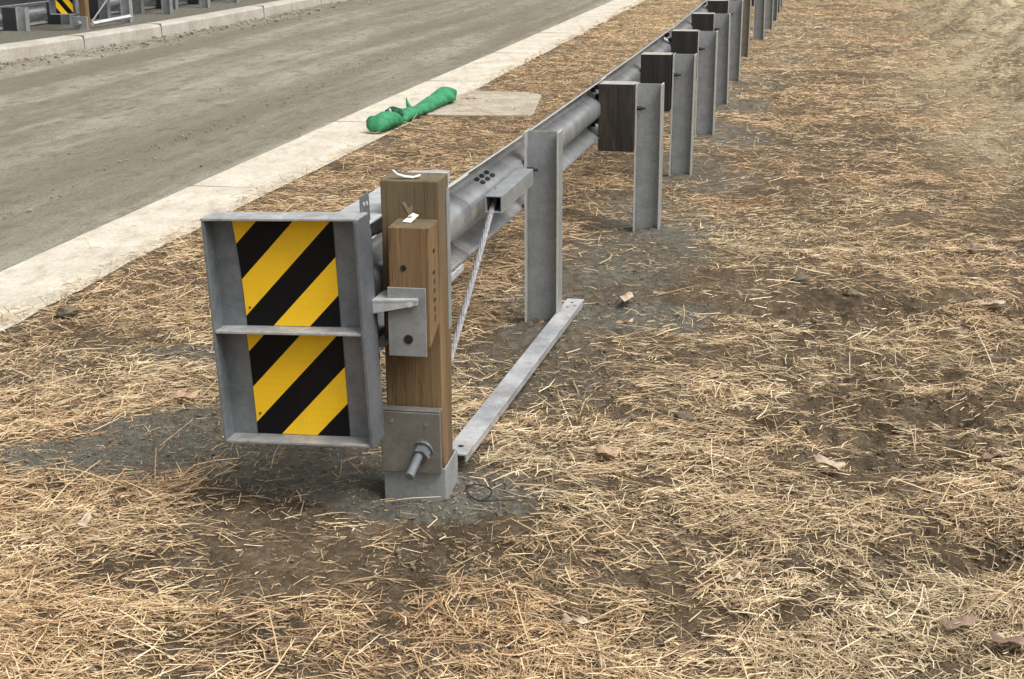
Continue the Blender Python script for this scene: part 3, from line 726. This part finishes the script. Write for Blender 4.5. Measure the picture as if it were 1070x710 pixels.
head = impact_head(rail_root, (0,0,0), 0, 'stripe')
head.parent = rail_root; head.location = Vector((-.868, 4.045, .258))-rail_root.location; head.rotation_euler.z = R(-12.5); head.rotation_euler.y = R(-2.2)
# wider sight of the sheet rivets
for px, pz in ((.100, .405), (.100, .075)):
    disc('rivet', (px, HD-.004, pz), .003, 'dark', head)
# gusset plate reaching across to the post bracket
bm = bmesh.new(); prism(bm, [(HW, .080), (HW+.135, .088), (HW+.135, .100), (HW, .20)], 'z', .420, .428)
A_ = [(HW, .081, .386), (HW+.134, .089, .410), (HW+.134, .089, .4198), (HW, .081, .4198)]
f0 = [bm.verts.new(p) for p in A_]; f1 = [bm.verts.new((p[0], p[1]+.007, p[2])) for p in A_]
bm.faces.new(f0); bm.faces.new(f1[::-1])
for q in range(4): bm.faces.new((f0[q], f1[q], f1[(q+1) % 4], f0[(q+1) % 4]))
finish('gusset_plate', bm, 'chute', head, bevel=.001)
# side bracket with slots between head and rail
bm = bmesh.new()
prism(bm, [(.045, .30), (.155, .22), (.155, .73), (.085, .73), (.080, .66), (.045, .60)], 'x', HW-.018, HW-.0115)
br = finish('side_bracket', bm, 'head', head, bevel=.001)
for py, pz, r_ in ((.105, .705, .007), (.132, .702, .007), (.12, .51, .012), (.12, .42, .014), (.12, .32, .012)):
    disc('slot', (HW-.0115, py, pz), r_, 'chute' if pz > .6 else 'dark', br, 'x', .003)
# extruder chute that swallows the rail end
bm = bmesh.new(); cy0, cy1 = .115, 1.10
box(bm, .330, .470, cy0, cy1-.12, .640, .650)          # top
box(bm, .321, .330, cy0, cy1-.25, .27, .650)           # traffic side
box(bm, .470, .478, .24, cy1-.12, .610, .650)          # rear lip
box(bm, .330, .470, cy0, cy1, .255, .265); box(bm, .470, .478, .24, cy1, .265, .292)
for v in bm.verts:
    f = (v.co.y-cy0)/(cy1-cy0); v.co.x += .004*f
ch = finish('extruder_chute', bm, 'chute', head, bevel=.006)

# ------------------------------------------------------------------ the two far guardrails
def far_rail(name, label, line, posts, ztop, rz, wood_end=False, blocks=True):
    root = empty(name, (posts[0][0], posts[0][1], .12)); tag(root, label, 'guardrail')
    zt = ztop-.12
    o = finish('rail_panel', rail_mesh([(p[0]-root.location.x, p[1]-root.location.y) for p in line], zt-.30), None, root, mats=['rail', 'edge'])
    bm = post_bm(zt, .3); ps = finish('steel_post', bm, None, root, mats=['post', 'post']); ps.rotation_euler.z = rz
    bb_ = bmesh.new(); box(bb_, -.2, 0, -.07, .07, zt-.33, zt-.005); bs = finish('blockout', bb_, 'dark_block', root); bs.rotation_euler.z = rz
    for i, (x, y) in enumerate(posts):
        o = ps if i == 0 else ps.copy(); q = bs if i == 0 else bs.copy()
        if i: COL.objects.link(o); COL.objects.link(q)
        d = Vector((x, y, 0)) - Vector((root.location.x, root.location.y, 0)); o.location = d
        q.location = d + Vector((-.078*math.cos(rz), -.078*math.sin(rz), 0))
    return root
rzf = -math.atan2(.262, 1)
pa = [(-7.95, 16.6), (-7.42, 18.65), (-6.88, 20.72), (-6.60, 21.85), (-6.33, 22.95), (-6.06, 24.0), (-5.75, 25.1), (-5.45, 26.2), (-5.15, 27.4), (-4.85, 28.6), (-4.55, 29.8)]
far_rail('guardrail', 'low half-buried far guardrail with black blocks in front of the black fence', [(x-.29, y) for x, y in pa], pa, .455, rzf)
pb = [(-5.79, 22.2), (-5.55, 23.8), (-5.24, 25.3), (-4.98, 26.6), (-4.62, 28.3), (-4.25, 30)]
fr = far_rail('guardrail', 'taller far guardrail with a mirrored striped end panel just behind the far kerb', [(-6.48, 20.75)]+[(x-.29, y) for x, y in pb], pb, .97, rzf)
fo = fr.location
bm = bmesh.new(); box(bm, -.05, .05, 0, .10, 0, .9); o = finish('wooden_post', bm, 'wood_light', fr, bevel=.004); o.location = Vector((-6.08, 20.9, .12))-fo; o.rotation_euler.z = rzf
bm = bmesh.new(); box(bm, -.16, .075, -.03, -.002, 0, .19); tube(bm, [(-.04, -.10, .1), (-.04, -.03, .1)], .03, 8); o2 = finish('foundation_tube', bm, 'post', fr, bevel=.004); o2.location = Vector((-6.08, 20.9, .12))-fo; o2.rotation_euler.z = rzf
h2 = impact_head(fr, (0,0,0), 0, 'stripe_far', True); h2.parent = fr; h2.location = Vector((-6.46, 20.62, .36))-fo; h2.rotation_euler.z = R(-6); h2.scale = (.82, 1, 1)
a_, b_ = Vector((-5.98, 21.0, .20)), Vector((-5.72, 22.1, .22))
bm = bmesh.new(); d_ = (b_-a_); tube(bm, [a_-fo, b_-fo], .032, 4); finish('ground_strut', bm, 'chute', fr)
bm = bmesh.new(); tube(bm, [Vector((-6.02, 21.1, .22))-fo, Vector((-5.80, 22.0, .75))-fo], .012, 6); finish('anchor_cable', bm, 'cable', fr)

# black silt fence behind, on stakes
FP = [(-13.5, 17.5), (-11, 20.2), (-8.6, 22.8), (-7.4, 25.6), (-6.75, 27.9), (-6.4, 29.5)]
fe = empty('silt_fence', (-8.6, 22.8, .1)); tag(fe, 'black fabric silt fence behind the far guardrails', 'fence')
bm = bmesh.new(); rows = []
path = []
for (x0, y0), (x1, y1) in zip(FP, FP[1:]):
    for k in range(8): path.append((x0+(x1-x0)*k/8, y0+(y1-y0)*k/8))
path.append(FP[-1])
for j, (x, y) in enumerate(path):
    rows.append([bm.verts.new((x+8.6+.03*math.sin(j*2.1+z*3), y-22.8+.05*math.sin(j*1.3+z*5), z+ (.04*math.sin(j*.8) if z > .8 else 0))) for z in (-.15, .2, .5, .8, 1.15)])
for a_, b_ in zip(rows, rows[1:]):
    for k in range(4): bm.faces.new((a_[k], b_[k], b_[k+1], a_[k+1]))
o = finish('fabric', bm, 'fence', fe, smooth=True); o.modifiers.new('s', 'SOLIDIFY').thickness = .004
for j in range(0, len(path), 8):
    x, y = path[j]; bm = bmesh.new(); box(bm, -.02, .02, -.02, .02, -.2, 1.2); o = finish('stake', bm, 'wood', fe); o.location = (x+8.6-.03, y-22.8+.06, 0)

# ------------------------------------------------------------------ green sand sock on the gutter
m, nt, b = mat_new('green_mesh_fabric'); t = NT(nt); g = t.coord('Object')
n = t.noise(g, 9, 6, .7); f = t.noise(g, 120, 3, .6)
t.link(t.mix(t.ramp(n, [(.3, 0.), (.7, 1.)]), (.012,.15,.065), (.05,.31,.14)), b.inputs['Base Color']); b.inputs['Roughness'].default_value = .7  # darker green in the dips paints the shade of the folds
bp = t.bump(n, .8, .03, b); t.bump(f, .5, .004, b, bp); M['green'] = m
bm = bmesh.new(); path = []
E0, E1 = Vector((-1.10, 11.62, 0)), Vector((-.56, 13.55, 0)); n_ = 60; sg = 26; rings = []
dirv = (E1-E0).normalized(); sidev = Vector((dirv.y, -dirv.x, 0))
def rad(f):
    if f < .05: return .04+.055*(f/.05)**.5
    r = .060 + .005*math.sin(f*21) - .018*math.exp(-((f-.26)/.03)**2)
    r += .022*math.exp(-((f-.13)/.11)**2)
    if f > .68: r += .026*min(1, (f-.68)/.2)
    if f > .965: r *= max(.25, 1-((f-.965)/.035)**2*.75)
    return r
for i in range(n_+1):
    f = i/n_; c0 = E0.lerp(E1, f) + sidev*(.018*math.sin(f*5)); r = rad(f); ring = []
    for k in range(sg):
        q = 2*math.pi*k/sg; cq, sq = math.cos(q), math.sin(q)
        nr = 1+.09*float(fbm(np.array([f*9+cq*1.2]), np.array([sq*1.2+f*2]), 1.6, 3, 601)[0]) + (.14*math.sin(f*75+q*2) if f < .3 else .09*math.sin(f*85+q*4+2*math.sin(f*17)))
        hgt = r*(.85+.85*sq*nr if sq > 0 else .85+.8*sq)
        ring.append(bm.verts.new(c0 + sidev*(r*1.12*cq*nr) + Vector((0,0, .028+max(0.0, hgt)*1.0))))
    rings.append(ring)
for a_, b_ in zip(rings, rings[1:]):
    for k in range(sg): bm.faces.new((a_[k], a_[(k+1) % sg], b_[(k+1) % sg], b_[k]))
bm.faces.new(rings[0][::-1]); bm.faces.new(rings[-1])
for v in bm.verts: v.co -= E0
sock = finish('sand_sock', bm, 'green', smooth=True, loc=E0); tag(sock, 'lumpy green mesh sand sock lying on the pale concrete gutter', 'sand sock')
bm = bmesh.new()                                        # knotted tuft of fabric
for k in range(5):
    a0 = Vector((.11+.02*k, .42, .11)); tube(bm, [a0, a0+Vector((random.uniform(-.05,.02), random.uniform(-.02,.05), .05)), a0+Vector((random.uniform(-.09,.01), random.uniform(-.05,.05), .075))], [.03,.02,.005], 6)
finish('knot', bm, plain('dark_green_fold', (.01,.085,.045), .8), sock, smooth=True)
bm = bmesh.new(); a0 = Vector((.22, .95, .10)); tube(bm, [a0, a0+Vector((-.02,0,.05)), a0+Vector((-.03,.01,.10))], [.03,.015,.003], 6); finish('tuft', bm, 'green', sock)

# ------------------------------------------------------------------ leaves, clods, cord
LEAVES = [((2.187,6.307), .11, 'leaf_pale', 'curled pale dry leaf on mud at the right edge beyond the hollow'), ((1.03,4.358), .10, 'leaf_pale', 'pale torn dry leaf on straw in front of the muddy hollow'),
    ((-1.272,3.943), .075, 'leaf_pale', 'pale crumpled dry leaf on straw at the left, nearest the grey dust patch'), ((.155,3.31), .055, 'leaf_pale', 'cream dry leaf in the straw at bottom centre'),
    ((1.136,3.298), .085, 'leaf_red', 'reddish brown dry leaf at bottom right, left one of the close pair'), ((1.234,3.20), .085, 'leaf_red', 'reddish brown dry leaf in the bottom right corner of the straw'),
    ((.536,6.44), .10, 'leaf_pale', 'tan folded dry leaf beyond the far end of the ground strut'), ((.321,4.521), .085, 'leaf', 'brown dry leaf on straw right of the wooden end post'),
    ((-1.226,5.098), .09, 'leaf', 'tan dry leaf on the edge of the grey dust left of the striped panel'), ((1.7,6.285), .08, 'leaf_pale', 'small pale dry leaf on the bare mud patch'), ((.60,3.545), .045, 'leaf_pale', 'small white dry leaf right of centre near the bottom'),
    ((.50,6.05), .07, 'leaf', 'rounded brown dry leaf resting in the hollow beside the ground strut'), ((1.62,4.5), .09, 'leaf_red', 'dull reddish leaf on straw right of the hollow'), ((2.45,7.4), .1, 'leaf_red', 'dark curled leaf on the straw far right')]
for (x, y), s, mt_, lab in LEAVES:
    s *= .82
    bm = bmesh.new(); out = []; n_ = 26; a0 = random.uniform(0, 6.28)
    cv = bm.verts.new((0, 0, .004)); 
    for k in range(n_):
        q = 2*math.pi*k/n_; lobe = .62+.30*abs(math.cos(q*2.5))+random.uniform(-.06,.06); rx = s*.5*lobe*(1.35 if abs(math.cos(q)) > .7 else 1)
        px, py = rx*math.cos(q)*1.25, rx*math.sin(q)*.8
        out.append(bm.verts.new((px, py, .004 + abs(py)*.55 + .006*math.sin(q*3+a0) + .25*px*px/s)))
    for k in range(n_): bm.faces.new((cv, out[k], out[(k+1) % n_]))
    tube(bm, [(s*.55, 0, .010), (s*.75, .004, .012), (s*.95, .0, .004)], .0012, 4)
    o = finish('dry_leaf', bm, mt_, loc=(x, y, hz(x, y)+.022), rotz=a0, smooth=True)
    o.modifiers.new('s', 'SOLIDIFY').thickness = .0008
    o.rotation_euler.x = random.uniform(-.2,.2); tag(o, lab, 'leaf', 'dry leaves on the straw')
CL = [(-1.994,6.206,.055,'dark round soil clod in the straw near the gutter at left'), (1.408,6.805,.05,'small dark soil clod on the bare mud strip'), (1.62,6.62,.04,'dark clod beside the pale leaf on the mud'), (.62,4.9,.04,'brown clod in the straw right of the ground strut'), (1.36,4.74,.04,'muddy lump on the left lip of the hollow'), (1.6,4.82,.035,'muddy lump on the right lip of the hollow')]
for x, y, s, lab in CL:
    bm = bmesh.new(); bmesh.ops.create_icosphere(bm, subdivisions=3, radius=s)
    for v in bm.verts:
        k = 1+.75*float(fbm(np.array([v.co.x/s*1.1+x*7]), np.array([v.co.y/s*1.1+v.co.z/s*1.7]), 2.6, 4, 700, .7)[0]); v.co *= k*.8; v.co.z *= .6
    tag(finish('soil_clod', bm, 'clod', loc=(x, y, hz(x, y)+s*.25), smooth=True), lab, 'clod', 'soil clods')
zc_ = hz(-.08, 4.15)+.012
bm = bmesh.new(); path = []
K = [(-.150,4.225,.014), (-.12,4.23,.018), (-.09,4.225,.014), (-.066,4.205,.008), (-.070,4.165,.006), (-.088,4.135,.006), (-.11,4.128,.006), (-.135,4.155,.008), (-.150,4.20,.014), (-.13,4.215,.02)]
tube(bm, [(x, y, zc_+z) for x, y, z in K], .0024, 6)
tube(bm, [(-.11,4.128,zc_+.004), (-.07,4.122,zc_+.006), (-.02,4.13,zc_+.006), (.015,4.134,zc_+.004)], .0022, 6)
tag(finish('cord', bm, 'black_cord'), 'thin looped black cord on the soil at the foot of the end post', 'cord')

# ------------------------------------------------------------------ camera, light, world
PITCH, ROLL, H = R(16.85), R(-.33), 1.8
cam = bpy.data.cameras.new('camera'); co = bpy.data.objects.new('camera', cam); COL.objects.link(co)
cam.sensor_width = 36; cam.lens = 1500/1070*36; cam.clip_end = 1000; cam.clip_start = .05
co.matrix_world = Matrix.Translation((0, 0, H)) @ Matrix.Rotation(R(90)-PITCH, 4, 'X') @ Matrix.Rotation(ROLL, 4, 'Z')
scene.camera = co
EL, AZ = R(58), R(125)                                  # soft bright patch of overcast behind the viewer, to the right
w = bpy.data.worlds.new('World'); scene.world = w; w.use_nodes = True; nt = w.node_tree; nt.nodes.clear()
out = nt.nodes.new('ShaderNodeOutputWorld'); bg = nt.nodes.new('ShaderNodeBackground'); sky = nt.nodes.new('ShaderNodeTexSky')
sky.sky_type = 'NISHITA'; sky.sun_disc = False; sky.sun_elevation = EL; sky.sun_rotation = AZ; sky.dust_density = 6; sky.air_density = 1.0; sky.ozone_density = 1
hs = nt.nodes.new('ShaderNodeHueSaturation'); hs.inputs['Saturation'].default_value = .04
nt.links.new(sky.outputs[0], hs.inputs['Color']); nt.links.new(hs.outputs[0], bg.inputs[0]); nt.links.new(bg.outputs[0], out.inputs[0])
bg.inputs[1].default_value = .125
sun = bpy.data.lights.new('sun', 'SUN'); sun.energy = 2.0; sun.angle = R(34); sun.color = (1, .95, .88)
so = bpy.data.objects.new('sun', sun); COL.objects.link(so)
dv = Vector((math.sin(AZ)*math.cos(EL), math.cos(AZ)*math.cos(EL), math.sin(EL)))
so.rotation_euler = dv.to_track_quat('Z', 'Y').to_euler()
scene.view_settings.view_transform = 'Standard'; scene.view_settings.look = 'None'; scene.view_settings.gamma = 1
scene.view_settings.exposure = .40
